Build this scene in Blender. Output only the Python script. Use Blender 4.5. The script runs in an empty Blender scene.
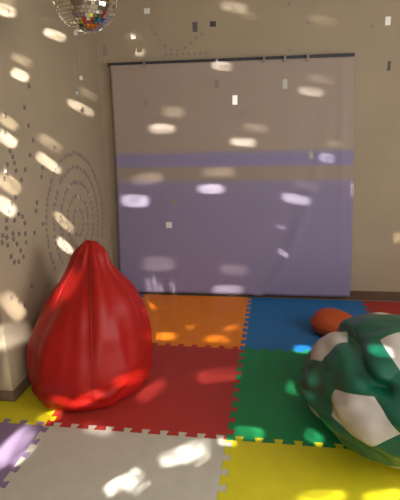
import bpy, bmesh, math, random
from mathutils import Vector, Matrix, noise
from mathutils.geometry import tessellate_polygon
random.seed(7)
S = bpy.context.scene
COL = S.collection
PI = math.pi

SPOTS = [((-1.312, 0.638, 2.218), (0.0, 0.12, 0.005), (0.0, -0.027, -0.034), (1, 0, 0), 1.25, (1, 0.98, 0.96)),
 ((-1.312, 0.672, 2.271), (0.0, 0.092, 0.006), (0.0, -0.015, -0.02), (1, 0, 0), 0.28125, (1, 0.92, 0.78)),
 ((-1.312, 1.277, 2.184), (0.0, 0.162, 0.0), (0.0, -0.033, -0.033), (1, 0, 0), 1.25, (1, 0.98, 0.96)),
 ((-1.312, 1.25, 2.262), (0.0, 0.13, 0.003), (0.0, -0.024, -0.024), (1, 0, 0), 0.18750000000000003, (1, 0.92, 0.78)),
 ((-1.312, 0.774, 1.969), (0.0, 0.104, -0.013), (0.0, -0.027, -0.025), (1, 0, 0), 0.37500000000000006, (1, 0.92, 0.78)),
 ((-1.312, 0.728, 1.88), (0.0, 0.089, -0.017), (0.0, -0.035, -0.028), (1, 0, 0), 1.375, (1, 0.98, 0.96)),
 ((-1.312, 1.621, 1.704), (0.0, 0.239, -0.046), (0.0, -0.047, -0.029), (1, 0, 0), 0.75, (1, 0.98, 0.96)),
 ((-1.312, 1.795, 1.817), (0.0, 0.185, -0.029), (-0.0, -0.041, -0.025), (1, 0, 0), 0.18750000000000003, (1, 0.92, 0.78)),
 ((-1.312, 0.526, 1.609), (0.0, 0.087, -0.036), (0.0, -0.037, -0.023), (1, 0, 0), 0.5625, (1, 0.92, 0.78)),
 ((-1.312, 0.492, 1.515), (0.0, 0.086, -0.039), (0.0, -0.043, -0.025), (1, 0, 0), 1.5, (1, 0.98, 0.96)),
 ((-1.312, 1.023, 1.465), (0.0, 0.141, -0.05), (0.0, -0.047, -0.026), (1, 0, 0), 0.37500000000000006, (1, 0.92, 0.78)),
 ((-1.312, 0.975, 1.334), (0.0, 0.152, -0.07), (0.0, -0.046, -0.021), (1, 0, 0), 1.25, (1, 0.98, 0.96)),
 ((-1.312, 0.449, 1.262), (0.0, 0.092, -0.061), (0.0, -0.06, -0.026), (1, 0, 0), 0.6562499999999999, (1, 0.92, 0.78)),
 ((-1.312, 0.387, 1.144), (0.0, 0.082, -0.06), (0.0, -0.052, -0.021), (1, 0, 0), 1.5, (1, 0.98, 0.96)),
 ((-1.312, 1.108, 0.894), (0.0, 0.134, -0.098), (0.0, -0.054, -0.011), (1, 0, 0), 0.609375, (1, 0.92, 0.78)),
 ((-1.312, 1.082, 0.719), (0.0, 0.103, -0.082), (0.0, -0.054, -0.008), (1, 0, 0), 1.375, (1, 0.98, 0.96)),
 ((-1.312, 0.316, 0.557), (0.0, 0.077, -0.107), (0.0, -0.076, -0.002), (1, 0, 0), 0.84375, (1, 0.92, 0.78)),
 ((-1.288, 0.188, 0.431), (0.094, 0.0, 0.055), (0.026, 0.0, -0.059), (0, -1, 0), 1.0, (1, 0.98, 0.96)),
 ((-1.3, 0.188, 0.22), (0.051, 0.0, 0.003), (-0.025, 0.0, -0.172), (0, -1, 0), 0.165, (1, 0.92, 0.78)),
 ((-0.99, 2.075, 2.164), (0.095, 0.0, -0.013), (-0.006, 0.0, -0.033), (0, -1, 0), 0.6, (1, 0.98, 0.96)),
 ((-0.983, 2.075, 2.273), (0.077, 0.0, -0.011), (-0.005, 0.0, -0.026), (0, -1, 0), 0.09, (1, 0.92, 0.78)),
 ((-0.23, 2.015, 2.007), (0.081, 0.0, -0.013), (-0.005, 0.0, -0.032), (0, -1, 0), 0.7, (1, 0.98, 0.96)),
 ((-0.654, 2.015, 1.658), (0.095, 0.0, -0.006), (-0.003, 0.0, -0.042), (0, -1, 0), 0.22499999999999998, (1, 0.92, 0.78)),
 ((-0.757, 2.015, 1.524), (0.106, 0.0, -0.003), (-0.002, 0.0, -0.039), (0, -1, 0), 0.9, (1, 0.98, 0.96)),
 ((-0.06, 2.015, 1.397), (0.101, 0.0, -0.011), (-0.003, 0.0, -0.035), (0, -1, 0), 0.9, (1, 0.98, 0.96)),
 ((0.04, 2.015, 1.509), (0.1, 0.0, -0.011), (-0.003, 0.0, -0.034), (0, -1, 0), 0.165, (1, 0.92, 0.78)),
 ((0.489, 2.015, 1.784), (0.094, 0.0, -0.016), (-0.004, 0.0, -0.032), (0, -1, 0), 0.5, (1, 0.98, 0.96)),
 ((0.563, 2.015, 1.876), (0.093, 0.0, -0.016), (-0.003, 0.0, -0.032), (0, -1, 0), 0.10500000000000001, (1, 0.92, 0.78)),
 ((0.637, 2.015, 1.253), (0.061, 0.0, -0.005), (-0.001, 0.0, -0.038), (0, -1, 0), 0.6, (1, 1, 0.82)),
 ((0.696, 2.015, 1.366), (0.064, 0.0, -0.006), (-0.001, 0.0, -0.027), (0, -1, 0), 0.11249999999999999, (1, 0.92, 0.78)),
 ((-0.915, 2.015, 1.092), (0.129, 0.0, 0.005), (-0.0, 0.0, -0.049), (0, -1, 0), 0.30000000000000004, (1, 0.92, 0.78)),
 ((-1.039, 2.015, 0.894), (0.122, 0.0, -0.004), (-0.006, 0.0, -0.054), (0, -1, 0), 1.0, (1, 1, 0.82)),
 ((-0.269, 2.015, 1.147), (0.131, 0.0, -0.001), (-0.001, 0.0, -0.044), (0, -1, 0), 0.22499999999999998, (1, 0.92, 0.78)),
 ((-0.342, 2.015, 1.0), (0.115, 0.0, -0.005), (-0.002, 0.0, -0.041), (0, -1, 0), 1.0, (1, 1, 0.82)),
 ((0.393, 2.015, 0.91), (0.116, 0.0, -0.025), (-0.007, 0.0, -0.04), (0, -1, 0), 0.8, (1, 1, 0.82)),
 ((0.473, 2.015, 1.03), (0.099, 0.0, -0.018), (-0.005, 0.0, -0.036), (0, -1, 0), 0.0975, (1, 0.88, 0.55)),
 ((0.27, 2.015, 0.662), (0.042, 0.0, -0.011), (-0.004, 0.0, -0.018), (0, -1, 0), 0.3, (1, 1, 0.82)),
 ((0.292, 2.015, 0.425), (0.044, 0.0, -0.031), (-0.012, 0.0, -0.02), (0, -1, 0), 0.5, (1, 1, 0.82)),
 ((-0.856, 2.015, 0.3), (0.144, 0.0, 0.008), (-0.001, 0.0, -0.067), (0, -1, 0), 0.22499999999999998, (1, 0.88, 0.55)),
 ((-0.203, 2.015, 0.061), (0.13, 0.0, -0.001), (-0.002, 0.0, -0.046), (0, -1, 0), 0.7, (1, 1, 0.82)),
 ((-0.146, 2.015, 0.257), (0.119, 0.0, -0.002), (-0.002, 0.0, -0.049), (0, -1, 0), 0.1875, (1, 0.88, 0.55)),
 ((-0.133, 2.075, 2.452), (0.095, 0.0, -0.021), (-0.007, 0.0, -0.036), (0, -1, 0), 0.45, (1, 0.98, 0.96)),
 ((-0.021, 2.075, 2.38), (0.071, 0.0, -0.015), (-0.006, 0.0, -0.03), (0, -1, 0), 0.09, (1, 0.92, 0.78)),
 ((0.559, 2.075, 2.318), (0.099, 0.0, -0.018), (-0.003, 0.0, -0.03), (0, -1, 0), 0.10500000000000001, (1, 0.92, 0.78)),
 ((-1.312, 0.83, 2.288), (0.0, 0.068, 0.004), (0.0, -0.017, -0.021), (1, 0, 0), 0.09375000000000001, (1, 0.92, 0.78)),
 ((-0.965, 2.015, 0.078), (0.029, 0.0, 0.006), (0.009, 0.0, -0.076), (0, -1, 0), 0.35, (1, 1, 0.82)),
 ((-0.896, 2.015, 0.09), (0.024, 0.0, 0.006), (0.013, 0.0, -0.083), (0, -1, 0), 0.35, (1, 1, 0.82)),
 ((-0.84, 2.015, 0.062), (0.024, 0.0, 0.005), (0.006, 0.0, -0.05), (0, -1, 0), 0.3, (1, 1, 0.82)),
 ((-0.723, 2.015, 0.065), (0.024, 0.0, 0.007), (0.012, 0.0, -0.057), (0, -1, 0), 0.3, (1, 1, 0.82)),
 ((-0.618, 1.134, 0.0), (0.102, 0.002, 0.0), (0.015, -0.068, 0.0), (0, 0, 1), 0.5, (1, 0.95, 0.8)),
 ((-0.2, 1.124, 0.0), (0.083, -0.001, 0.0), (0.006, -0.058, 0.0), (0, 0, 1), 0.45, (1, 0.95, 0.8)),
 ((-0.113, 1.326, 0.0), (0.067, 0.035, 0.0), (0.009, -0.054, 0.0), (0, 0, 1), 0.25, (1, 0.85, 0.6)),
 ((-0.872, 1.716, 0.0), (0.063, -0.043, 0.0), (0.008, -0.065, 0.0), (0, 0, 1), 0.3, (1, 0.85, 0.6)),
 ((-0.44, 1.314, -0.0), (0.032, 0.003, 0.0), (0.007, -0.037, 0.0), (0, 0, 1), 0.3, (1, 0.85, 0.6)),
 ((-0.249, -0.169, 0.0), (0.066, 0.047, 0.0), (0.024, -0.051, 0.0), (0, 0, 1), 1.0, (1, 0.98, 0.96)),
 ((-0.186, -0.132, 0.0), (0.051, 0.047, 0.0), (0.029, -0.057, 0.0), (0, 0, 1), 0.9, (1, 0.98, 0.96)),
 ((-0.113, -0.181, 0.0), (0.03, 0.04, 0.0), (0.011, -0.016, -0.0), (0, 0, 1), 0.5, (1, 0.98, 0.96)),
 ((-0.474, -0.389, 0.0), (0.04, 0.051, -0.0), (0.028, -0.033, 0.0), (0, 0, 1), 1.0, (1, 0.98, 0.96)),
 ((-0.414, -0.351, 0.0), (0.019, 0.06, 0.0), (0.038, -0.028, 0.0), (0, 0, 1), 1.0, (1, 0.98, 0.96)),
 ((-0.36, -0.394, -0.0), (0.024, 0.042, 0.0), (0.012, -0.012, 0.0), (0, 0, 1), 0.6, (1, 0.98, 0.96)),
 ((-0.116, -0.094, 0.0), (0.006, 0.065, 0.0), (0.03, -0.012, 0.0), (0, 0, 1), 0.4, (1, 0.98, 0.96)),
 ((-0.01, -0.035, 0.0), (0.046, -0.001, 0.0), (0.001, -0.031, 0.0), (0, 0, 1), 0.8, (1, 0.98, 0.96)),
 ((0.097, 0.05, 0.0), (0.073, -0.002, 0.0), (-0.0, -0.049, 0.0), (0, 0, 1), 0.9, (1, 0.98, 0.96)),
 ((0.346, 0.51, 0.0), (0.044, -0.026, 0.0), (-0.015, -0.065, 0.0), (0, 0, 1), 0.45, (1, 0.98, 0.96)),
 ((0.431, 0.056, 0.0), (0.041, -0.035, 0.0), (-0.018, -0.044, 0.0), (0, 0, 1), 0.6, (1, 0.98, 0.96)),
 ((0.42, 1.026, 0.0), (0.062, -0.008, 0.0), (-0.006, -0.061, 0.0), (0, 0, 1), 1.0, (0.75, 0.9, 1)),
 ((-0.126, 0.612, 0.0), (0.123, 0.048, 0.0), (0.016, -0.084, 0.0), (0, 0, 1), 0.5, (1, 0.98, 0.96)),
 ((-0.512, 0.382, 0.0), (0.051, 0.101, 0.0), (0.035, -0.051, 0.0), (0, 0, 1), 0.4, (1, 0.98, 0.96)),
 ((0.435, -0.342, 0.0), (0.095, 0.018, 0.0), (-0.002, -0.034, 0.0), (0, 0, 1), 0.8, (1, 0.98, 0.96)),
 ((0.699, -0.309, 0.0), (0.086, 0.019, 0.0), (-0.006, -0.04, 0.0), (0, 0, 1), 0.7, (1, 0.98, 0.96)),
 ((-1.095, -0.195, 0.0), (0.028, 0.134, 0.0), (0.059, -0.045, -0.0), (0, 0, 1), 1.5, (0.97, 1, 0.9)),
 ((-1.008, -0.253, 0.0), (0.015, 0.085, 0.0), (0.025, -0.018, 0.0), (0, 0, 1), 0.75, (1, 0.98, 0.96)),
 ((-1.021, 0.06, 0.0), (0.047, 0.044, 0.0), (0.03, -0.04, 0.0), (0, 0, 1), 1.0, (1, 0.85, 0.6)),
 ((-0.708, -0.019, 0.0), (0.082, -0.011, 0.0), (0.01, -0.041, 0.0), (0, 0, 1), 0.4, (1, 0.98, 0.96)),
 ((-0.639, 0.4, 0.078), (0.095, 0.0, 0.033), (0.007, 0.0, -0.04), (0, -1, 0), 0.85, (1, 0.95, 0.8)),
 ((-0.998, 0.2, 0.027), (0.075, 0.0, -0.022), (-0.011, 0.0, -0.026), (0, -1, 0), 0.54, (1, 0.95, 0.8)),
 ((-0.847, 0.2, 0.044), (0.09, 0.0, 0.044), (0.009, 0.0, -0.03), (0, -1, 0), 0.756, (1, 0.95, 0.8)),
 ((-1.046, 0.5, 0.637), (0.044, 0.0, -0.023), (-0.056, 0.0, -0.088), (0, -1, 0), 0.7, (1, 0.98, 0.96)),
 ((-1.117, 0.5, 0.529), (0.028, 0.0, -0.015), (-0.046, 0.0, -0.072), (0, -1, 0), 0.4, (1, 0.98, 0.96)),
 ((0.71, 0.2, 0.424), (0.048, 0.0, -0.012), (-0.005, 0.0, -0.033), (0, -1, 0), 2.16, (1, 0.98, 0.96)),
 ((0.856, 0.3, 0.414), (0.032, 0.0, -0.019), (-0.01, 0.0, -0.026), (0, -1, 0), 1.08, (1, 0.98, 0.96)),
 ((0.423, 0.1, 0.315), (0.024, 0.0, -0.003), (-0.005, 0.0, -0.045), (0, -1, 0), 0.7200000000000001, (1, 0.98, 0.96)),
 ((1.26, 2.075, 0.559), (0.033, 0.0, 0.0), (0.004, 0.0, -0.045), (0, -1, 0), 0.4, (1, 0.85, 0.6)),
 ((0.862, 2.075, 0.976), (0.016, 0.0, -0.0), (0.004, 0.0, -0.065), (0, -1, 0), 0.4, (1, 0.85, 0.6))]
DOTS = [((-1.312, 0.299, 0.951), 0),
 ((-1.312, 0.313, 0.988), 0),
 ((-1.312, 0.405, 1.298), 0),
 ((-1.312, 0.505, 1.646), 0),
 ((-1.312, 0.481, 1.553), 0),
 ((-1.312, 0.372, 1.064), 0),
 ((-1.312, 0.361, 1.019), 0),
 ((-1.312, 0.351, 0.968), 0),
 ((-1.312, 0.458, 1.374), 0),
 ((-1.312, 0.349, 0.922), 0),
 ((-1.312, 0.405, 1.108), 0),
 ((-1.312, 0.506, 1.447), 0),
 ((-1.312, 0.367, 0.848), 0),
 ((-1.312, 0.446, 1.145), 0),
 ((-1.312, 0.312, 0.61), 0),
 ((-1.312, 0.526, 1.412), 0),
 ((-1.312, 0.42, 0.975), 0),
 ((-1.312, 0.418, 0.94), 0),
 ((-1.312, 0.536, 1.375), 0),
 ((-1.312, 0.393, 0.806), 0),
 ((-1.312, 0.455, 1.046), 0),
 ((-1.312, 0.5, 1.177), 0),
 ((-1.312, 0.543, 1.329), 0),
 ((-1.312, 0.448, 0.904), 0),
 ((-1.312, 0.509, 1.073), 0),
 ((-1.312, 0.441, 0.794), 0),
 ((-1.312, 0.382, 0.56), 0),
 ((-1.312, 0.484, 0.957), 0),
 ((-1.312, 0.478, 0.853), 0),
 ((-1.312, 0.59, 1.269), 0),
 ((-1.312, 0.549, 1.049), 0),
 ((-1.312, 0.5, 0.808), 0),
 ((-1.312, 0.435, 0.508), 0),
 ((-1.312, 0.735, 1.693), 0),
 ((-1.312, 0.565, 1.006), 0),
 ((-1.312, 0.651, 1.324), 0),
 ((-1.312, 0.555, 0.94), 0),
 ((-1.312, 0.552, 0.885), 0),
 ((-1.312, 0.754, 1.585), 0),
 ((-1.312, 0.82, 1.822), 0),
 ((-1.312, 0.732, 1.405), 0),
 ((-1.312, 0.551, 0.599), 0),
 ((-1.312, 0.792, 1.495), 0),
 ((-1.312, 0.669, 0.918), 0),
 ((-1.312, 0.721, 1.051), 0),
 ((-1.312, 0.746, 1.103), 0),
 ((-1.312, 0.846, 1.255), 0),
 ((-1.312, 0.875, 1.311), 0),
 ((-1.312, 0.789, 0.951), 0),
 ((-1.312, 0.836, 1.027), 0),
 ((-1.312, 0.95, 1.199), 0),
 ((-1.312, 1.082, 1.43), 0),
 ((-1.312, 1.051, 1.268), 0),
 ((-1.312, 0.973, 0.949), 0),
 ((-1.312, 0.941, 0.82), 0),
 ((-1.312, 1.126, 1.336), 0),
 ((-1.312, 1.115, 1.292), 0)]
ARC = [(-0.816, 2.078, 2.341), (-0.785, 2.078, 2.286), (-0.753, 2.078, 2.238), (-0.713, 2.078, 2.19), (-0.663, 2.078, 2.161), (-0.603, 2.078, 2.15), (-0.543, 2.078, 2.167), (-0.492, 2.078, 2.202), (-0.448, 2.078, 2.239), (-0.398, 2.078, 2.266), (-0.707, 2.078, 2.124), (-0.658, 2.078, 2.123), (-0.61, 2.078, 2.122), (-0.561, 2.078, 2.121), (-0.513, 2.078, 2.121), (-0.464, 2.078, 2.12), (-0.415, 2.078, 2.119), (-0.367, 2.078, 2.118)]
HANG = [((-0.863, 1.0, 2.026), 0.0317, 0.0633, 'p', "pale oblong mirror piece hanging left of the sheet's top corner"),
 ((-0.282, 1.0, 2.135), 0.0304, 0.0547, 'd', 'dark oblong mirror piece hanging above the middle of the sheet, the darkest of all'),
 ((-0.759, 1.3, 2.166), 0.0341, 0.0614, 'p', "pale blurry mirror piece hanging above the sheet's left part, over a light patch"),
 ((-0.653, 1.3, 2.303), 0.0403, 0.0335, 'l', 'small glinting mirror piece hanging at the top, between mirror ball and dark oblong piece'),
 ((-0.234, 1.5, 2.234), 0.0421, 0.0351, 'd', 'small grey mirror piece hanging just right of the dark oblong piece'),
 ((-0.034, 0.9, 1.7), 0.0302, 0.0544, 'l', "bright silver mirror piece hanging in front of the sheet's upper middle"),
 ((0.262, 0.9, 1.781), 0.0295, 0.0531, 'p', "pale oblong mirror piece hanging in front of the sheet's upper right"),
 ((0.441, 1.1, 1.35), 0.026, 0.0454, 'p', 'small pale mirror piece hanging beside a light patch on the stripe of lavender light'),
 ((-0.012, 1.4, 1.627), 0.0212, 0.0425, 'p', 'tiny faint mirror piece hanging just below and right of the bright silver one'),
 ((-0.721, 1.4, 1.724), 0.029, 0.0581, 'p', "faint pale mirror piece hanging in front of the sheet's upper left"),
 ((-0.201, 1.4, 1.829), 0.0281, 0.0562, 'p', 'faint pale mirror piece hanging below the second clip from the left'),
 ((0.879, 1.2, 2.14), 0.0305, 0.0488, 'l', "pale mirror piece hanging at the upper right, beside the picture's edge"),
 ((0.946, 1.4, 1.899), 0.0198, 0.0595, 'd', 'thin dark mirror piece hanging on the right, below the pale one there'),
 ((-0.836, 0.5, 1.827), 0.0163, 0.0217, 'l', 'bright mirror piece hanging below the mirror ball, just above a dark diamond piece'),
 ((-0.867, 0.5, 1.751), 0.0274, 0.0384, 'D', 'dark diamond-shaped mirror piece hanging lowest below the mirror ball'),
 ((-0.771, 0.32, 2.021), 0.0173, 0.0197, 'l', 'bright mirror piece hanging close under the mirror ball'),
 ((-0.569, 1.3, 0.834), 0.0451, 0.0451, 'l', "glinting mirror piece hanging in front of the sheet's lavender-lit lower left"),
 ((-0.524, 1.3, 1.009), 0.0296, 0.0518, 'p', 'pale mirror piece hanging above the glinting one in front of the lavender-lit cloth'),
 ((-1.234, 0.3, 1.363), 0.0163, 0.0379, 'l', "bright slim mirror piece hanging before the left wall at the picture's edge")]
SINGLE = [((0.452, 2.078, 2.303), "dark sticker alone on the wall above the sheet's right half"),
 ((0.94, 2.078, 2.255), 'dark sticker alone on the wall right of the sheet, high up'),
 ((0.316, 2.078, 2.111), "small dark sticker just above the sheet's top edge, between third and fifth clip"),
 ((0.301, 2.078, 2.448), "dark sticker topmost on the wall above the sheet's right half")]
PEGS = [(-0.88, 2.0, 2.064), (-0.268, 2.0, 2.061), (0.111, 2.0, 2.044), (0.276, 2.0, 2.044), (0.456, 2.0, 2.036)]
CAM = [[0.212278, -2.094073, 1.597154], [0.987888, 0.15275, -0.027294], [-0.014896, 0.268443, 0.96318], [0.154452, -0.951108, 0.267467], 472.9393025050412]
WALL = (166, 150, 125)
FOAM = {'red': (172, 50, 42), 'orange': (234, 130, 18), 'green': (22, 130, 74), 'blue': (30, 110, 170), 'grey': (192, 187, 172), 'yellow': (208, 196, 28), 'purple': (138, 114, 146)}
SH_BEI = (162, 146, 132); SH_BEI2 = (155, 140, 128); SH_STR_LIGHT = (140, 130, 164); SH_LAV_LIGHT = (140, 128, 158); SH_LAV_LIGHT2 = (143, 131, 157)  # the lavender tones hold coloured light falling on the sheet
BAG_RED = (162, 20, 13)
BAG_C = (-.924, .45); BAG_LEAN = (.03, .10)
BAG_PROF = [(0, .32), (.02, .36), (.06, .382), (.12, .386), (.2, .385), (.3, .372), (.4, .345), (.5, .30), (.58, .25), (.65, .195), (.72, .145), (.78, .108), (.83, .092), (.86, .083), (.88, .064), (.888, .044), (.893, .015)]
BALL_C = (.905, .205, .262); BALL_R = (.53, .53, .295)
BALL_G = (6, 84, 62); BALL_W = (185, 177, 168)
BALL_ROT = [[-0.4959, -0.4058, 0.7677], [-0.1028, -0.8505, -0.5159], [0.8623, -0.3347, 0.38]]
ORANGE_C = (185, 78, 30); ORANGE_P = (.69, 1.29, .001); ORANGE_A = -.6; ORANGE_S = (.20, .14, .10)
MB_C = (-.7096, .3252, 2.1705)
STICK = (118, 107, 99); STICKR = (138, 127, 119)
RINGS = [(.53, .042), (.42, .045), (.31, .045), (.2, .045), (.1, .045)]
WIN = (.8, 2.45, .7, 2.5)
WORLD = .4; WIN2 = (-1.7, .3, .8, 2.4); DAY2 = 68; DAY = 72; DAYC = (1, .985, .96)
SPOT = 100; SRC = (.6, -3.3, 2.15); EXPO = 0


# ------------------------------------------------------------------ helpers
def lin(r, g, b):
    f = lambda c: (c/12.92 if c <= .04045 else ((c+.055)/1.055)**2.4)
    return (f(r/255), f(g/255), f(b/255), 1)

def mat(name, rgb, rough=.6, metal=0, noise_amt=.0, noise_scale=6, bump=0, bump_scale=200, sheen=0, coat=0):
    m = bpy.data.materials.new(name); m.use_nodes = True
    nt = m.node_tree; b = nt.nodes['Principled BSDF']
    b.inputs['Roughness'].default_value = rough
    b.inputs['Metallic'].default_value = metal
    if sheen: b.inputs['Sheen Weight'].default_value = sheen
    if coat:
        b.inputs['Coat Weight'].default_value = coat; b.inputs['Coat Roughness'].default_value = .25
    tc = nt.nodes.new('ShaderNodeTexCoord')
    base = lin(*rgb)
    if noise_amt:
        n = nt.nodes.new('ShaderNodeTexNoise'); n.inputs['Scale'].default_value = noise_scale
        n.inputs['Detail'].default_value = 5
        nt.links.new(tc.outputs['Object'], n.inputs['Vector'])
        r = nt.nodes.new('ShaderNodeValToRGB')
        r.color_ramp.elements[0].position = .3; r.color_ramp.elements[1].position = .7
        r.color_ramp.elements[0].color = tuple(c*(1-noise_amt) for c in base[:3])+(1,)
        r.color_ramp.elements[1].color = tuple(min(1, c*(1+noise_amt)) for c in base[:3])+(1,)
        nt.links.new(n.outputs['Fac'], r.inputs['Fac']); nt.links.new(r.outputs['Color'], b.inputs['Base Color'])
    else:
        b.inputs['Base Color'].default_value = base
    if bump:
        n2 = nt.nodes.new('ShaderNodeTexNoise'); n2.inputs['Scale'].default_value = bump_scale
        n2.inputs['Detail'].default_value = 3
        nt.links.new(tc.outputs['Object'], n2.inputs['Vector'])
        bp = nt.nodes.new('ShaderNodeBump'); bp.inputs['Strength'].default_value = bump; bp.inputs['Distance'].default_value = .01
        nt.links.new(n2.outputs['Fac'], bp.inputs['Height']); nt.links.new(bp.outputs['Normal'], b.inputs['Normal'])
    return m

def obj(name, bm, m, parent=None, smooth=False):
    me = bpy.data.meshes.new(name)
    bmesh.ops.recalc_face_normals(bm, faces=bm.faces)
    bm.to_mesh(me); bm.free()
    if smooth:
        for p in me.polygons: p.use_smooth = True
    me.materials.append(m)
    o = bpy.data.objects.new(name, me); COL.objects.link(o)
    if parent: o.parent = parent
    return o

def thing(name, label, cat, loc=(0, 0, 0), group=None, rot=(0, 0, 0)):
    o = bpy.data.objects.new(name, None); COL.objects.link(o)
    o.empty_display_size = .05
    o.location = loc; o.rotation_euler = rot
    return tag(o, label, cat, group)

def tag(o, label, cat, group=None):
    o['label'] = label; o['category'] = cat
    if group: o['group'] = group
    return o

def struct(name, bm, m):
    o = obj(name, bm, m); o['kind'] = 'structure'; return o

def box(bm, x0, x1, y0, y1, z0, z1):
    v = [bm.verts.new((x, y, z)) for x in (x0, x1) for y in (y0, y1) for z in (z0, z1)]
    for f in ((0,1,3,2), (4,6,7,5), (0,4,5,1), (2,3,7,6), (0,2,6,4), (1,5,7,3)):
        bm.faces.new([v[i] for i in f])
    return bm
def B(*a): return box(bmesh.new(), *a)

def tube(bm, pts, r, n=8, close=False):
    rings = []
    pts = [Vector(p) for p in pts]
    for i, p in enumerate(pts):
        d = (pts[min(i+1, len(pts)-1)] - pts[max(i-1, 0)])
        if close: d = pts[(i+1) % len(pts)] - pts[i-1]
        d.normalize()
        a = d.orthogonal() if i == 0 else (rings_a - d*rings_a.dot(d))
        a.normalize(); rings_a = a; b = d.cross(a)
        rr = r[i] if isinstance(r, (list, tuple)) else r
        rings.append([bm.verts.new(p + rr*(math.cos(2*PI*k/n)*a + math.sin(2*PI*k/n)*b)) for k in range(n)])
    m = len(rings)
    for i in range(m if close else m-1):
        A, Bv = rings[i], rings[(i+1) % m]
        for k in range(n): bm.faces.new((A[k], A[(k+1) % n], Bv[(k+1) % n], Bv[k]))
    if not close:
        bm.faces.new(rings[0][::-1]); bm.faces.new(rings[-1])
    return bm

# ------------------------------------------------------------------ materials
M_wall = mat('wall_paint', WALL, .85, noise_amt=.05, noise_scale=2.5, bump=.12, bump_scale=60)
M_ceil = mat('ceiling_paint', (225, 218, 205), .9)
M_floor = mat('screed', (150, 135, 118), .8, noise_amt=.1)
M_base = mat('brown_skirting', (98, 72, 56), .5, noise_amt=.12, noise_scale=14)
def foam(n, rgb): return mat('foam_'+n, rgb, .55, noise_amt=.05, noise_scale=9, bump=.25, bump_scale=260)
FO = {k: foam(k, v) for k, v in FOAM.items()}

# ------------------------------------------------------------------ room
ZF = -.02
XL, YB, YP = -1.312, 2.078, .19
XR, YF, XLN, H = 2.5, -3.7, -2.3, 2.75
struct('floor', B(XLN-.1, XR+.1, YF-.1, YB+.1, ZF-.1, ZF), M_floor)
struct('ceiling', B(XLN-.1, XR+.1, YF-.1, YB+.1, H, H+.1), M_ceil)
struct('wall_back', B(XL, XR+.1, YB, YB+.1, ZF, H), M_wall)
struct('wall_left', B(XLN, XL, YP, YB+.1, ZF, H), M_wall)
struct('wall_recess', B(XLN-.1, XLN, YF, YB+.1, ZF, H), M_wall)
RY0, RY1, RZ0, RZ1 = WIN2
bm = bmesh.new()
box(bm, XR, XR+.1, YF, RY0, ZF, H); box(bm, XR, XR+.1, RY1, YB, ZF, H)
box(bm, XR, XR+.1, RY0, RY1, ZF, RZ0); box(bm, XR, XR+.1, RY0, RY1, RZ1, H)
struct('wall_right', bm, M_wall)
# wall behind the viewer with the large daylight opening
bm = bmesh.new()
WX0, WX1, WZ0, WZ1 = WIN
box(bm, XLN, WX0, YF-.1, YF, ZF, H); box(bm, WX1, XR, YF-.1, YF, ZF, H)
box(bm, WX0, WX1, YF-.1, YF, ZF, WZ0); box(bm, WX0, WX1, YF-.1, YF, WZ1, H)
struct('wall_front', bm, M_wall)
bm = bmesh.new()
fw = .05
box(bm, WX0, WX0+fw, YF-.08, YF-.03, WZ0, WZ1); box(bm, WX1-fw, WX1, YF-.08, YF-.03, WZ0, WZ1)
box(bm, WX0, WX1, YF-.08, YF-.03, WZ0, WZ0+fw); box(bm, WX0, WX1, YF-.08, YF-.03, WZ1-fw, WZ1)
xm = (WX0+WX1)/2; box(bm, xm-.03, xm+.03, YF-.08, YF-.03, WZ0, WZ1)
struct('window_1', bm, mat('window_frame_paint', (200, 196, 188), .4))
bm = bmesh.new()
box(bm, XR+.03, XR+.08, RY0, RY0+fw, RZ0, RZ1); box(bm, XR+.03, XR+.08, RY1-fw, RY1, RZ0, RZ1)
box(bm, XR+.03, XR+.08, RY0, RY1, RZ0, RZ0+fw); box(bm, XR+.03, XR+.08, RY0, RY1, RZ1-fw, RZ1)
struct('window_2', bm, bpy.data.materials['window_frame_paint'])
bh, bt = .065, .006
struct('baseboard_back', B(XL, XR, YB-bt, YB, ZF, bh), M_base)
bm = bmesh.new()
box(bm, XL, XL+bt, YP-bt, YB-bt, ZF, bh); box(bm, XLN, XL, YP-bt, YP, ZF, bh)
struct('baseboard_left', bm, mat('grey_brown_skirting', (112, 92, 76), .6, noise_amt=.15, noise_scale=14))  # left skirting is lighter and greyer than the back one

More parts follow.
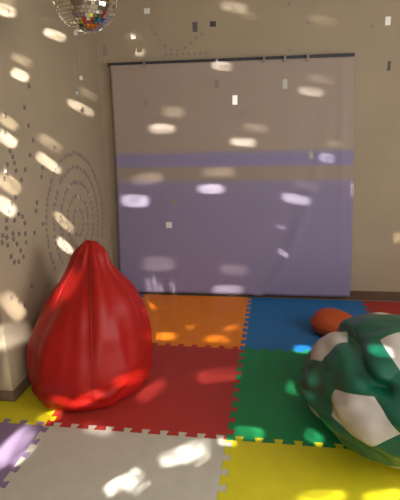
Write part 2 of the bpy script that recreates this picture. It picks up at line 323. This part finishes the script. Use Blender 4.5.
# ------------------------------------------------------------------ puzzle mats
NT, PITCH, DEP = 10, .1, .034
def side(sign, G=.0006):
    """tile-edge profile along t in 0..1; sign=+1: the tile owns the odd tabs. Returns (t, outward offset)."""
    pts = []
    hd = DEP/2; fl = .009
    for k in range(NT):
        t0 = (k+.5)*PITCH
        own = (k % 1 == 0)
        # one dovetail per pitch, out of tile A into tile B
        a, b_ = t0-.024, t0+.024
        if sign > 0:
            pts += [(a+fl+G, -hd-G), (a+G, hd-G), (b_-G, hd-G), (b_-fl-G, -hd-G)]
        else:
            pts += [(a+fl-G, hd-G), (a-G, -hd-G), (b_+G, -hd-G), (b_-fl+G, hd-G)]
    return pts
def mat_tile(ix, iy, colour, label, xs=None, straight=(), notch=None):
    """ix, iy: lattice cell; xs=(x0,x1) trims it; straight: sides cut flush."""
    x0, x1 = xs if xs else (ix, ix+1)
    y0, y1 = iy, iy+1
    g = .0006
    fr, ri, ba, le = ['f' in straight, 'r' in straight, 'b' in straight, 'l' in straight]
    hd = DEP/2
    F = [] if fr else [(ix+t, y0-o) for t, o in side(-1)]
    R = [] if ri else [(x1+o, iy+t) for t, o in side(1)]
    K = [] if ba else [(ix+t, y1+o) for t, o in side(1)]
    Lf = [] if le else [(x0-o, iy+t) for t, o in side(-1)]
    F = [p for p in F if x0+.022 < p[0] < x1-.022]; K = [p for p in K if x0+.022 < p[0] < x1-.022]
    yb_f = y0 + (g if fr else -(hd-.0006)); yb_b = y1 - (g if ba else hd+.0006)
    xb_l = x0 + (g if le else -(hd-.0006)); xb_r = x1 - (g if ri else hd+.0006)
    if notch:                     # cut round the free end of the left wall
        F = [p for p in [(ix+t, y0-o) for t, o in side(-1)] if ix+.022 < p[0] < x1-.022]
        Lf = [(ix, notch), (xb_l, notch)]
    pts = [(ix+.0006 if notch else xb_l, yb_f)] + F + [(xb_r, yb_f)] + R + [(xb_r, yb_b)] + K[::-1] + [(xb_l, yb_b)] + Lf[::-1]
    bm = bmesh.new()
    top = [bm.verts.new((x-ix-.5, y-iy-.5, 0)) for x, y in pts]
    bot = [bm.verts.new((x-ix-.5, y-iy-.5, ZF+.0005)) for x, y in pts]
    n = len(pts)
    for tri in tessellate_polygon([[Vector((x-ix-.5, y-iy-.5, 0)) for x, y in pts]]):
        bm.faces.new([top[k] for k in tri]); bm.faces.new([bot[k] for k in tri[::-1]])
    for i in range(n): bm.faces.new((top[i], bot[i], bot[(i+1) % n], top[(i+1) % n]))
    o = obj('foam_mat', bm, FO[colour])
    o.location = (ix+.5, iy+.5, 0)
    return tag(o, label, 'play mat', 'interlocking foam floor mats')
mat_tile(-1, 0, 'red', 'large red foam puzzle mat that the red bean bag sits on')
mat_tile(-1, 1, 'orange', 'orange foam puzzle mat below the left half of the hanging sheet', straight='b')
mat_tile(0, 0, 'green', 'green foam puzzle mat right of the large red one, partly under the ball bean bag')
mat_tile(0, 1, 'blue', 'blue foam puzzle mat under the orange cushion, below the right half of the sheet', straight='b')
mat_tile(1, 1, 'red', 'red foam puzzle mat in the far right corner behind the ball bean bag', straight='br')
mat_tile(-1, -1, 'grey', 'pale grey foam puzzle mat in the middle foreground', straight='f')
mat_tile(0, -1, 'yellow', 'large yellow foam puzzle mat in the right foreground', straight='fr')
mat_tile(-2, -1, 'purple', 'purple foam puzzle mat in the lower left corner', straight='fl')
mat_tile(-2, 0, 'yellow', 'strip of yellow foam puzzle mat between left wall and red bean bag', xs=(XL+bt+.004, -1), straight='l', notch=YP-.012)
mat_tile(-2, 1, 'blue', 'strip of blue foam puzzle mat at the back left, behind the red bean bag', xs=(XL+bt+.004, -1), straight='lb')

# ------------------------------------------------------------------ hanging sheet
M_sheet = bpy.data.materials.new('cotton_sheet_painted_light'); M_sheet.use_nodes = True
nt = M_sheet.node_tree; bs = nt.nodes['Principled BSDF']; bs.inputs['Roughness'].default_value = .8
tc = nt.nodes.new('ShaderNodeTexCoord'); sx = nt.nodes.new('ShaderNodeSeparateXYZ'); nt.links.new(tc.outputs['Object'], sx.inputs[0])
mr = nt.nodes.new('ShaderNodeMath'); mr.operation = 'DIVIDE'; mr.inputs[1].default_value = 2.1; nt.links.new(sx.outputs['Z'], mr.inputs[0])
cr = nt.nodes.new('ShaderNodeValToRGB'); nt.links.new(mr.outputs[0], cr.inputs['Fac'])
stops = [(0, SH_LAV_LIGHT), (.90, SH_LAV_LIGHT), (1.05, SH_LAV_LIGHT2), (1.09, SH_BEI2), (1.18, SH_BEI2), (1.21, SH_STR_LIGHT), (1.29, SH_STR_LIGHT), (1.34, SH_BEI), (2.1, SH_BEI)]  # lavender light on the cloth, painted in as colour bands by height
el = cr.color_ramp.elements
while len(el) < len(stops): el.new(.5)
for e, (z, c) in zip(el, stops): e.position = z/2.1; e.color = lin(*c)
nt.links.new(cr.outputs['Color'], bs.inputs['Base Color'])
wv = nt.nodes.new('ShaderNodeTexNoise'); wv.inputs['Scale'].default_value = 300; nt.links.new(tc.outputs['Object'], wv.inputs['Vector'])
bp = nt.nodes.new('ShaderNodeBump'); bp.inputs['Strength'].default_value = .15; bp.inputs['Distance'].default_value = .004
nt.links.new(wv.outputs['Fac'], bp.inputs['Height']); nt.links.new(bp.outputs['Normal'], bs.inputs['Normal'])

sheet = thing('hanging_sheet', 'large cotton sheet, beige, with lavender light painted into its lower half, hung on the back wall', 'curtain', (-.18, 2.02, 0))
bm = bmesh.new()
NU, NV = 90, 80
def lerp(a, b, t): return a+(b-a)*t
def sheet_pt(u, v):
    # v: 0 bottom, 1 top
    xl = lerp(-1.249, -1.186, v) + .012*math.sin(PI*v); xr = lerp(.89, .809, v)+.012*math.sin(PI*v)
    zt = lerp(2.05, 2.032, u); zb = lerp(.012, .026, u)
    x = lerp(xl, xr, u); z = lerp(zb, zt, v)
    fold = .007*math.sin(u*23+2.0*noise.noise((u*2, v*1.2, 0)))*(.35+.65*v)*noise.noise((u*4, .3, 5))*1.6
    big = .010*noise.noise((u*3.1, v*1.6, 2))
    # curved drape near the right edge, sagging to the lower middle
    c = .62 + .33*v**.6
    dr = .022*math.exp(-((u-c)/.025)**2)*max(0, 1-v*1.1)
    rgt = .010*math.exp(-((u-.955)/.012)**2)*min(1, v*1.5)
    y = fold + big - dr - rgt
    y = max(-.028, min(.03, y))
    if v > .97: y = lerp(y, -.012, (v-.97)/.03)
    return (x+.18, y, z)
gr = [[bm.verts.new(sheet_pt(i/NU, j/NV)) for i in range(NU+1)] for j in range(NV+1)]
for j in range(NV):
    for i in range(NU): bm.faces.new((gr[j][i], gr[j][i+1], gr[j+1][i+1], gr[j+1][i]))
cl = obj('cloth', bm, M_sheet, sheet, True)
so = cl.modifiers.new('thickness', 'SOLIDIFY'); so.thickness = .0015
# hems: doubled strips along bottom and sides
M_rail = mat('dark_batten', (52, 48, 54), .6, noise_amt=.15, noise_scale=20)
rail = thing('curtain_batten', 'thin dark batten along the top edge of the hanging sheet', 'curtain rail', (-.18, 2.045, 2.05))
tl, tr_ = Vector((-1.205, 0, 2.056)), Vector((.815, 0, 2.044))
bm = bmesh.new()
dx = .18
v = []
for p in (tl, tr_):
    for yy in (-.022, .006):
        for zz in (-.010, .016): v.append(bm.verts.new((p.x+dx, yy, p.z-2.05+zz)))
for f in ((0,1,3,2), (4,6,7,5), (0,4,5,1), (2,3,7,6), (0,2,6,4), (1,5,7,3)): bm.faces.new([v[i] for i in f])
obj('batten', bm, M_rail, rail)
M_nail = mat('steel', (150, 150, 150), .35, metal=.9)
for xx in (-.95, 0, .92):
    bm = bmesh.new(); zc = lerp(tl.z, tr_.z, (xx+1)/2)-2.05+.003
    tube(bm, [(xx, .032, zc), (xx, .0, zc)], .005, 8)
    obj('bracket', bm, mat('bracket_paint', (70, 66, 66), .5) if xx == -.95 else bpy.data.materials['bracket_paint'], rail)

# clips holding the sheet's top edge
M_peg = mat('pale_plastic', (142, 130, 118), .5)
names = ['leftmost of the five pale clips on the sheet\'s top edge', 'second pale clip from the left on the sheet\'s top edge, near its middle',
         'third pale clip from the left on the sheet\'s top edge', 'fourth pale clip from the left on the sheet\'s top edge', 'rightmost of the five pale clips on the sheet\'s top edge']
for p, l in zip(PEGS, names):
    zt = lerp(tl.z, tr_.z, (p[0]+1.205)/2.02)
    t = thing('clothes_peg', l, 'clip', (p[0], 2.006, zt), 'clips along the top edge of the sheet')
    def jaw(y):
        bm = bmesh.new()
        v = [(-.009, -.034), (.009, -.034), (.011, -.012), (.008, .024), (-.008, .024), (-.011, -.012)]
        f0 = [bm.verts.new((x, y-.004, z)) for x, z in v]; f1 = [bm.verts.new((x, y+.004, z)) for x, z in v]
        bm.faces.new(f0); bm.faces.new(f1[::-1])
        for i in range(6): bm.faces.new((f0[i], f1[i], f1[(i+1) % 6], f0[(i+1) % 6]))
        return bm
    obj('jaw', jaw(-.004), M_peg, t)
    obj('spring', tube(bmesh.new(), [(-.012, -.010, .004), (.012, -.010, .004)], .0035, 8), M_nail, t)

# ------------------------------------------------------------------ red bean bag
M_red = mat('red_bag_cloth', BAG_RED, .5, noise_amt=.06, noise_scale=5, bump=.2, bump_scale=14, coat=.06)
PROF = BAG_PROF
def prof(z):
    for (z0, r0), (z1, r1) in zip(PROF, PROF[1:]):
        if z0 <= z <= z1:
            t = (z-z0)/(z1-z0); return r0+(r1-r0)*t
    return PROF[-1][1]
def prof_s(z):   # smoothed
    return sum(prof(min(PROF[-1][0], max(0, z+d)))*w for d, w in ((-.03, .2), (-.015, .2), (0, .2), (.015, .2), (.03, .2))) if z > .05 else prof(z)
BCX, BCY = BAG_C
def bag_pt(a, z):
    h = z/.895
    r = prof_s(z)
    gore = abs(math.cos(3*a+.35))**10
    r *= 1 - .035*gore*min(1, 4*h)
    # folds that gather towards the neck
    w = max(0, h-.35)/.65
    r *= 1 + .16*w*(noise.noise((math.cos(a)*2.3, math.sin(a)*2.3, z*1.5)) + .22*math.sin(7*a+3*z))
    r += (.034*noise.noise((math.cos(a)*1.6+3, math.sin(a)*1.6, z*5)) + .016*noise.noise((math.cos(a)*4, math.sin(a)*4+7, z*3))) * min(1, (.893-z)/.08)
    # slack wrinkles low down
    r += .010*math.sin(z*60+4*noise.noise((math.cos(a)*2, math.sin(a)*2, z*3)))*math.exp(-((z-.10)/.06)**2)*(.5+.5*noise.noise((a, 0, 1)))
    # shoulder towards the viewer's right
    d = math.cos(a+.25)
    r += .045*max(0, d)**2*math.exp(-((z-.60)/.11)**2)
    ox = BAG_LEAN[0]*h**1.5; oy = BAG_LEAN[1]*h**1.5
    return Vector((r*math.cos(a)+ox, r*math.sin(a)+oy, z + .02*noise.noise((math.cos(a)*2, math.sin(a)*2, 4))*h))
bag = thing('bean_bag', 'tall red teardrop bean bag standing against the left wall', 'bean bag', (BCX, BCY, .001))
bm = bmesh.new()
NA, NZ = 120, 90
zs = [.893*(j/NZ) for j in range(NZ+1)]
rg = [[bm.verts.new(bag_pt(2*PI*i/NA, z)) for i in range(NA)] for z in zs]
for j in range(NZ):
    for i in range(NA): bm.faces.new((rg[j][i], rg[j][(i+1) % NA], rg[j+1][(i+1) % NA], rg[j+1][i]))
bm.faces.new(rg[0][::-1])
c = sum((v.co for v in rg[-1]), Vector())/NA; cv = bm.verts.new(c+Vector((0, 0, .006)))
for i in range(NA): bm.faces.new((rg[-1][i], rg[-1][(i+1) % NA], cv))
obj('cover', bm, M_red, bag, True)
M_red.node_tree.nodes['Principled BSDF'].inputs['Specular IOR Level'].default_value = .3
M_seam = mat('red_piping', tuple(int(c*.86) for c in BAG_RED), .5)
for k in range(6):
    a = (k*PI - .35)/3
    pts = []
    for j in range(3, 86, 2):
        p = bag_pt(a, zs[j]); pts.append(p*1.0)
    obj('seam', tube(bmesh.new(), pts, .003, 6), M_seam, bag, True)
# little strap loop lying over the tip
tip = c
lp = [tip+Vector((.028*math.cos(t), -.02, -.012+.022*math.sin(t))) for t in [PI*i/12 for i in range(13)]]
lp = [p + Vector((0, .012*i/12, 0)) for i, p in enumerate(lp)]
obj('handle_loop', tube(bmesh.new(), lp, .007, 8), M_red, bag, True)

# ------------------------------------------------------------------ football bean bag
M_gr = mat('green_cloth', BALL_G, .36, noise_amt=.08, noise_scale=6, bump=.2, bump_scale=16, coat=.2)
M_wh = mat('white_cloth', BALL_W, .5, noise_amt=.04, noise_scale=8, bump=.15, bump_scale=16)
RM = Matrix(BALL_ROT)
g = (1+5**.5)/2
IV = [Vector(p).normalized() for s in (1, -1) for t in (1, -1) for p in ((0, s, t*g), (s, t*g, 0), (t*g, 0, s))]
dmax = max(a.dot(b) for a in IV for b in IV if a is not b and a.dot(b) < .99)
adj = lambda a, b: abs(a.dot(b)-dmax) < 1e-3
def order(c, pts):
    u = c.orthogonal().normalized(); w = c.cross(u)
    return sorted(pts, key=lambda p: math.atan2(p.dot(w), p.dot(u)))
pent, hexa = [], []
for a in IV:
    pent.append((a, order(a, [(a*2+b)/3 for b in IV if adj(a, b)])))
for i, a in enumerate(IV):
    for j in range(i+1, 12):
        for k in range(j+1, 12):
            if adj(a, IV[j]) and adj(a, IV[k]) and adj(IV[j], IV[k]):
                tri = (a, IV[j], IV[k]); cc = sum(tri, Vector()).normalized()
                hexa.append((cc, order(cc, [(p*2+q)/3 for p in tri for q in tri if p is not q])))
CR0 = [Vector(q) for q in ((-.68, .511, .526), (-.624, .384, .681), (-.593, .046, .804), (-.56, -.175, .81), (-.552, -.366, .75), (-.531, -.518, .671), (-.476, -.643, .599), (-.398, -.696, .597))]
CREASE = [a.lerp(b_, t/4).normalized() for a, b_ in zip(CR0, CR0[1:]) for t in range(5)]
LOBE = Vector((-.33, -.33, .88)).normalized(); LOBE2 = Vector((-.78, -.2, .6)).normalized()
BC = Vector(BALL_C); BR = Vector(BALL_R)
def ball_def(n, puff):
    n = n.normalized()
    k = 1 + .012*puff
    k += .10*noise.noise(n*1.3+Vector((3.1, 0, 1))) + .05*noise.noise(n*3.1+Vector((0, 7.7, 0)))
    k += .026*noise.noise(n*6+Vector((1, 2, 3)))
    # slumped crease running down from the top, with a puffed lobe to its right
    dc = min((n-q).length for q in CREASE)
    k -= .13*math.exp(-(dc/.085)**2)
    k += .085*math.exp(-((n-LOBE).length/.30)**2)
    k += .03*math.exp(-((n-LOBE2).length/.25)**2)
    p = Vector((n.x*BR.x, n.y*BR.y, n.z*BR.z))*k
    low = max(0, -n.z)
    p.x *= 1+.05*low; p.y *= 1+.05*low
    z = p.z + BC.z
    zmin = .004
    if z < zmin+.05:               # settles flat on the mats
        t = z-zmin
        z = zmin + .05*math.exp((t-.05)/.05)
    return Vector((p.x, p.y, z))
ball = thing('bean_bag', 'round green and white football-patterned bean bag at the right edge', 'bean bag', (BC.x, BC.y, .001))
def panel(name, c, poly, m):
    bm = bmesh.new(); N = 14
    n = len(poly); cen = sum(poly, Vector())/n
    vc = {}
    def vert(p, puff):
        key = tuple(round(x, 5) for x in p)
        if key not in vc: vc[key] = bm.verts.new(ball_def(RM @ p, puff))
        return vc[key]
    for i in range(n):
        A, Bp = poly[i], poly[(i+1) % n]
        def P(a, b):       # a+b<=N
            s = (a+b)/N
            p = cen + (A-cen)*(a/N) + (Bp-cen)*(b/N)
            return vert(p, 1-s**4*1.0)
        for a in range(N):
            for b in range(N-a):
                bm.faces.new((P(a, b), P(a+1, b), P(a, b+1)))
                if a+b < N-1: bm.faces.new((P(a+1, b), P(a+1, b+1), P(a, b+1)))
    return obj(name, bm, m, ball, True)
for c_, p_ in pent:
    o = panel('pentagon_panel', c_, p_, M_wh); o['label'] = 'white five-sided panel'
for c_, p_ in hexa:
    o = panel('hexagon_panel', c_, p_, M_gr); o['label'] = 'green six-sided panel'

# ------------------------------------------------------------------ orange cushion
M_or = mat('orange_cloth', ORANGE_C, .5, noise_amt=.08, noise_scale=8, bump=.2, bump_scale=20)
cu = thing('floor_cushion', 'small rounded orange cushion on the blue mat, behind the ball bean bag', 'cushion', ORANGE_P, rot=(0, 0, ORANGE_A))
bm = bmesh.new()
rows = []
N1, N2 = 48, 28
ax, ay, az = ORANGE_S
for j in range(N2+1):
    th = PI*j/N2; row = []
    for i in range(N1):
        a = 2*PI*i/N1
        n = Vector((math.cos(th), math.sin(th)*math.cos(a), math.sin(th)*math.sin(a)))
        tap = 1 - .28*n.x
        k = 1 + .05*noise.noise(n*2+Vector((9, 1, 0)))
        z = az*(1+n.z*tap*k)
        z = max(.002, z-.02)
        row.append(bm.verts.new((ax*n.x*k, ay*n.y*tap*k, z)))
    rows.append(row)
for j in range(N2):
    for i in range(N1):
        bm.faces.new((rows[j][i], rows[j][(i+1) % N1], rows[j+1][(i+1) % N1], rows[j+1][i]))
bmesh.ops.remove_doubles(bm, verts=bm.verts, dist=1e-5)
obj('cover', bm, M_or, cu, True)
sm = []
for i in range(40):
    a = 2*PI*i/40
    n = Vector((math.cos(a), math.sin(a), 0)); tap = 1-.28*n.x
    k = 1 + .05*noise.noise(n*2+Vector((9, 1, 0)))
    sm.append((ax*n.x*k, ay*n.y*tap*k, az-.02))
obj('piping', tube(bmesh.new(), sm, .003, 6, True), mat('orange_piping', (165, 70, 25), .5), cu, True)

# ------------------------------------------------------------------ mirror ball
M_mir = mat('mirror_glass', (240, 238, 230), .07, metal=1)
M_core = mat('ball_core', (90, 88, 84), .6)
M_mot = mat('black_motor', (40, 40, 42), .5)
mb = thing('mirror_ball', 'silver mirror ball of small square facets hanging at the upper left', 'mirror ball', MB_C)
R0 = .15
bm = bmesh.new(); bmesh.ops.create_uvsphere(bm, u_segments=40, v_segments=24, radius=R0*.985)
obj('core', bm, M_core, mb, True)
bm = bmesh.new(); NR = 26
for j in range(NR):
    t0, t1 = PI*j/NR, PI*(j+1)/NR; tm = (t0+t1)/2
    nseg = max(5, int(2*NR*math.sin(tm)))
    for i in range(nseg):
        a = 2*PI*(i+.5)/nseg
        n = Vector((math.sin(tm)*math.cos(a), math.sin(tm)*math.sin(a), math.cos(tm)))
        u = Vector((-math.sin(a), math.cos(a), 0)); w = n.cross(u)
        s = R0*PI/NR*.46; su = R0*PI*math.sin(tm)/nseg*.93
        tn = (n + u*random.gauss(0, .05) + w*random.gauss(0, .05)).normalized()
        u2 = (u-tn*u.dot(tn)).normalized(); w2 = tn.cross(u2); c = n*(R0+.001)
        q = [c+u2*su*x+w2*s*y+tn*.0 for x, y in ((-1, -1), (1, -1), (1, 1), (-1, 1))]
        qb = [p-n*.006 for p in q]
        V = [bm.verts.new(p) for p in q+qb]
        bm.faces.new(V[:4])
        for e in range(4): bm.faces.new((V[e], V[e+4], V[(e+1) % 4+4], V[(e+1) % 4]))
o = obj('mirror_facets', bm, M_mir, mb)
obj('cap', tube(bmesh.new(), [(0, 0, R0-.01), (0, 0, R0+.03)], .03, 16), M_nail, mb)
top = H - MB_C[2]
obj('motor', tube(bmesh.new(), [(0, 0, top-.09), (0, 0, top-.001)], .045, 20), M_mot, mb)
ch = bmesh.new(); zc = R0+.03; k = 0
while zc < top-.08:
    pts = []
    for i in range(12):
        a = 2*PI*i/12; x = .008*math.cos(a); z = .014*math.sin(a)+zc+.012
        pts.append((x, 0, z) if k % 2 else (0, x, z))
    tube(ch, pts, .002, 5, True); zc += .022; k += 1
obj('chain', ch, M_nail, mb)

# ------------------------------------------------------------------ hanging mirror pieces on threads
M_thr = mat('clear_thread', (150, 144, 132), .4)
M_tone = {'l': mat('bright_mirror', (225, 222, 214), .3, metal=.1), 'p': mat('pale_plastic_mirror', (142, 133, 122), .4, metal=.1),
          'd': mat('dark_mirror', (70, 68, 66), .3, metal=.3)}
M_tone['D'] = M_tone['d']
for p, w, h, tone, lab in HANG:
    t = thing('mirror_pendant', lab, 'mirror piece', p, 'mirror pieces hanging on threads')
    a = random.uniform(-.25, .25)
    bm = bmesh.new()
    if tone == 'D': pl = [(0, -h/2), (w/2, 0), (0, h/2), (-w/2, 0)]
    else: pl = [(-w/2, -h/2), (w/2, -h/2), (w/2, h/2), (-w/2, h/2)]
    rr = Matrix.Rotation(a, 3, 'Z')
    f0 = [bm.verts.new(rr @ Vector((x, -.0015, z))) for x, z in pl]; f1 = [bm.verts.new(rr @ Vector((x, .0015, z))) for x, z in pl]
    bm.faces.new(f0); bm.faces.new(f1[::-1])
    for i in range(4): bm.faces.new((f0[i], f1[i], f1[(i+1) % 4], f0[(i+1) % 4]))
    obj('mirror_tile', bm, M_tone[tone], t)
    obj('thread', tube(bmesh.new(), [(0, 0, h/2), (0, 0, H-p[2])], .0005, 5), M_thr, t)

# ------------------------------------------------------------------ stickers on the walls
M_st = mat('grey_sticker', STICK, .5); M_sr = mat('soft_grey_sticker', STICKR, .5)
M_sl = mat('silver_sticker', (215, 210, 205), .2, metal=.6)
def st_mesh(axis, s, sz, m, nm):
    bm = bmesh.new(); e = .0015
    if axis == 0: box(bm, 0, 2*e, -s/2, s/2, -sz/2, sz/2)
    else: box(bm, -s/2, s/2, -2*e, 0, -sz/2, sz/2)
    me = bpy.data.meshes.new(nm); bm.to_mesh(me); bm.free(); me.materials.append(m); return me
ML = st_mesh(0, .026, .026, M_st, 'wall_sticker'); MLr = st_mesh(0, .026, .026, M_sr, 'wall_sticker_ring'); MLs = st_mesh(0, .026, .026, M_sl, 'wall_sticker_silver')
MF = st_mesh(1, .026, .026, M_st, 'wall_sticker_front'); MBk = st_mesh(1, .02, .02, M_sr, 'wall_sticker_back')
def sticker(me, p, lab, grp, roll=0, axis=0):
    o = bpy.data.objects.new('wall_sticker', me); COL.objects.link(o); o.location = p
    if axis == 0: o.rotation_euler.x = roll
    else: o.rotation_euler.y = roll
    return tag(o, lab, 'wall sticker', grp)
cy, cz = 1.36, .84
nring = 0
for r, spc in RINGS:
    n = int(2*PI*r/spc); skip = random.random()
    for i in range(n):
        a = 2*PI*(i+skip)/n
        y, z = cy + r*math.cos(a), cz + r*math.sin(a)
        if z < .58 or y > YB-.03: continue
        if r > .45 and (-.05 < a-PI*.5 < -.05): continue
        silver = (abs(y-1.5) < .2 and .93 < z < 1.06 and random.random() < .45) or (abs(y-1.3) < .25 and 1.12 < z < 1.16 and random.random() < .5)
        sticker(MLs if silver else MLr, (XL, y+random.gauss(0, .004), z+random.gauss(0, .004)), ('bright silver' if silver else 'small grey') + ' square sticker in the concentric rings on the left wall',
                ('silver' if silver else 'grey') + ' stickers in the rings on the left wall', a)
for p, fr in DOTS:
    if fr: sticker(MF, (p[0], YP, p[2]), 'dark sticker on the narrow wall end at the picture\'s left edge', 'stickers on the left wall end', random.uniform(-.3, .3), 1)
    else:
        if min(abs(math.hypot(p[1]-cy, p[2]-cz)-r) for r, s in RINGS) < .03: continue
        sticker(ML, (XL, p[1], p[2]), 'dark sticker in the loose scatter on the left wall, left of the rings', 'scattered stickers on the left wall', random.uniform(-.3, .3))
for p in ARC:
    sticker(MBk, (p[0], YB, p[2]), 'small grey sticker in the faint hook-shaped pattern above the sheet', 'stickers in the pattern above the sheet', random.uniform(-.3, .3), 1)
for p, l in SINGLE:
    sticker(MBk, (p[0], YB, p[2]), l, None, 0, 1)

# ------------------------------------------------------------------ light
w = bpy.data.worlds.new('sky'); S.world = w; w.use_nodes = True
w.node_tree.nodes['Background'].inputs[0].default_value = (.75, .85, 1, 1)
w.node_tree.nodes['Background'].inputs[1].default_value = WORLD
def area(name, loc, target, sx_, sy_, e, col):
    l = bpy.data.lights.new(name, 'AREA'); l.shape = 'RECTANGLE'; l.size = sx_; l.size_y = sy_; l.energy = e; l.color = col
    o = bpy.data.objects.new(name, l); COL.objects.link(o); o.location = loc
    d = Vector(target)-Vector(loc); o.rotation_euler = d.to_track_quat('-Z', 'Y').to_euler()
    return o
area('window_daylight', ((WX0+WX1)/2, YF-.12, (WZ0+WZ1)/2), ((WX0+WX1)/2, 0, (WZ0+WZ1)/2-.3), WX1-WX0, WZ1-WZ0, DAY, DAYC)

area('side_window_daylight', (XR+.12, (RY0+RY1)/2, (RZ0+RZ1)/2), (0, (RY0+RY1)/2+.3, (RZ0+RZ1)/2-.3), RY1-RY0, RZ1-RZ0, DAY2, DAYC)

# light patches from added spot lamps behind the viewer, one lamp per patch
def spot(p, a, b, n, strength, col, k):
    p, a, b, n = Vector(p), Vector(a), Vector(b), Vector(n)
    src = Vector(SRC) + Vector((random.uniform(-.35, .35), random.uniform(-.1, .1), random.uniform(-.3, .3)))
    if p.x < -1.3 and p.z > 2.1: src += Vector((-1.5, .2, -.3))     # clear of the mirror ball
    if p.y > .9 and p.z < .01 and p.x > .2: src += Vector((-1.4, 0, .1))
    d = p-src; L = d.length; d.normalize()
    a2, b2 = a-d*a.dot(d), b-d*b.dot(d)
    X = a2.normalized(); Z = -d; Y = Z.cross(X)
    ta, tb, sk = a2.length/L, max(abs(b2.dot(Y)), .008)/L, b2.dot(X)/(b2.dot(Y) if abs(b2.dot(Y)) > 1e-5 else 1e-5)
    l = bpy.data.lights.new('added_patch_lamp', 'SPOT'); l.shadow_soft_size = .004; l.color = col
    l.spot_blend = .1; l.spot_size = 2*math.atan(1.6*(ta+tb))
    cos = max(.15, abs(d.dot(n)))
    l.energy = SPOT*strength*L*L/cos
    # node mask cuts the lamp's beam to a soft-edged oblong, like a mirror reflection
    l.use_nodes = True; nt = l.node_tree; N = nt.nodes; K = nt.links.new
    em = N['Emission']
    tc = N.new('ShaderNodeTexCoord'); sp = N.new('ShaderNodeSeparateXYZ'); K(tc.outputs['Normal'], sp.inputs[0])
    def M_(op, x, y=None):
        q = N.new('ShaderNodeMath'); q.operation = op
        for idx, val in ((0, x), (1, y)):
            if val is None: continue
            if isinstance(val, (int, float)): q.inputs[idx].default_value = val
            else: K(val, q.inputs[idx])
        return q.outputs[0]
    zz = M_('ABSOLUTE', sp.outputs['Z'])
    y0 = M_('DIVIDE', sp.outputs['Y'], zz)
    x0 = M_('DIVIDE', sp.outputs['X'], zz)
    x1 = M_('DIVIDE', M_('SUBTRACT', x0, M_('MULTIPLY', y0, sk)), ta)
    y1 = M_('DIVIDE', y0, tb)
    r4 = M_('ADD', M_('POWER', M_('ABSOLUTE', x1), 3.2), M_('POWER', M_('ABSOLUTE', y1), 3.2))
    r = M_('POWER', r4, 1/3.2)
    mr = N.new('ShaderNodeMapRange'); mr.interpolation_type = 'SMOOTHSTEP'
    soft = (.24 if n.x > .5 else .34) if strength > .45 else .45
    mr.inputs['From Min'].default_value = 1-soft*1.2; mr.inputs['From Max'].default_value = 1+soft
    mr.inputs['To Min'].default_value = 1; mr.inputs['To Max'].default_value = 0
    nz = N.new('ShaderNodeTexNoise'); nz.inputs['Scale'].default_value = 1.0; nz.inputs['Detail'].default_value = 1
    cv_ = N.new('ShaderNodeCombineXYZ'); K(M_('MULTIPLY', x1, .7), cv_.inputs[0]); K(M_('MULTIPLY', y1, .9 if n.z < .5 else .5), cv_.inputs[1]); cv_.inputs[2].default_value = k*3.7
    K(cv_.outputs[0], nz.inputs['Vector'])      # noise mottles each lamp's patch a little
    mo = N.new('ShaderNodeMapRange'); mo.inputs['From Min'].default_value = .35; mo.inputs['From Max'].default_value = .6
    mo.inputs['To Min'].default_value = .35 if n.z > .5 else .55; mo.inputs['To Max'].default_value = 1.1
    K(nz.outputs['Fac'], mo.inputs['Value'])
    K(r, mr.inputs['Value']); K(M_('MULTIPLY', mr.outputs[0], mo.outputs[0]), em.inputs['Strength'])
    o = bpy.data.objects.new('added_patch_lamp', l); COL.objects.link(o)
    m = Matrix((X, Y, Z)).transposed().to_4x4(); m.translation = src
    o.matrix_world = m
for k, s in enumerate(SPOTS): spot(*s, k)

# ------------------------------------------------------------------ camera
cam = bpy.data.cameras.new('camera'); co = bpy.data.objects.new('camera', cam); COL.objects.link(co)
C_, r_, u_, z_, F_ = CAM
m = Matrix((r_, u_, z_)).transposed().to_4x4(); m.translation = Vector(C_)
co.matrix_world = m
cam.sensor_fit = 'HORIZONTAL'; cam.sensor_width = 36; cam.lens = 36*F_/400; cam.clip_start = .05
S.camera = co
S.view_settings.view_transform = 'Standard'; S.view_settings.look = 'None'
S.view_settings.gamma = 1; S.view_settings.use_curve_mapping = False
S.view_settings.exposure = EXPO
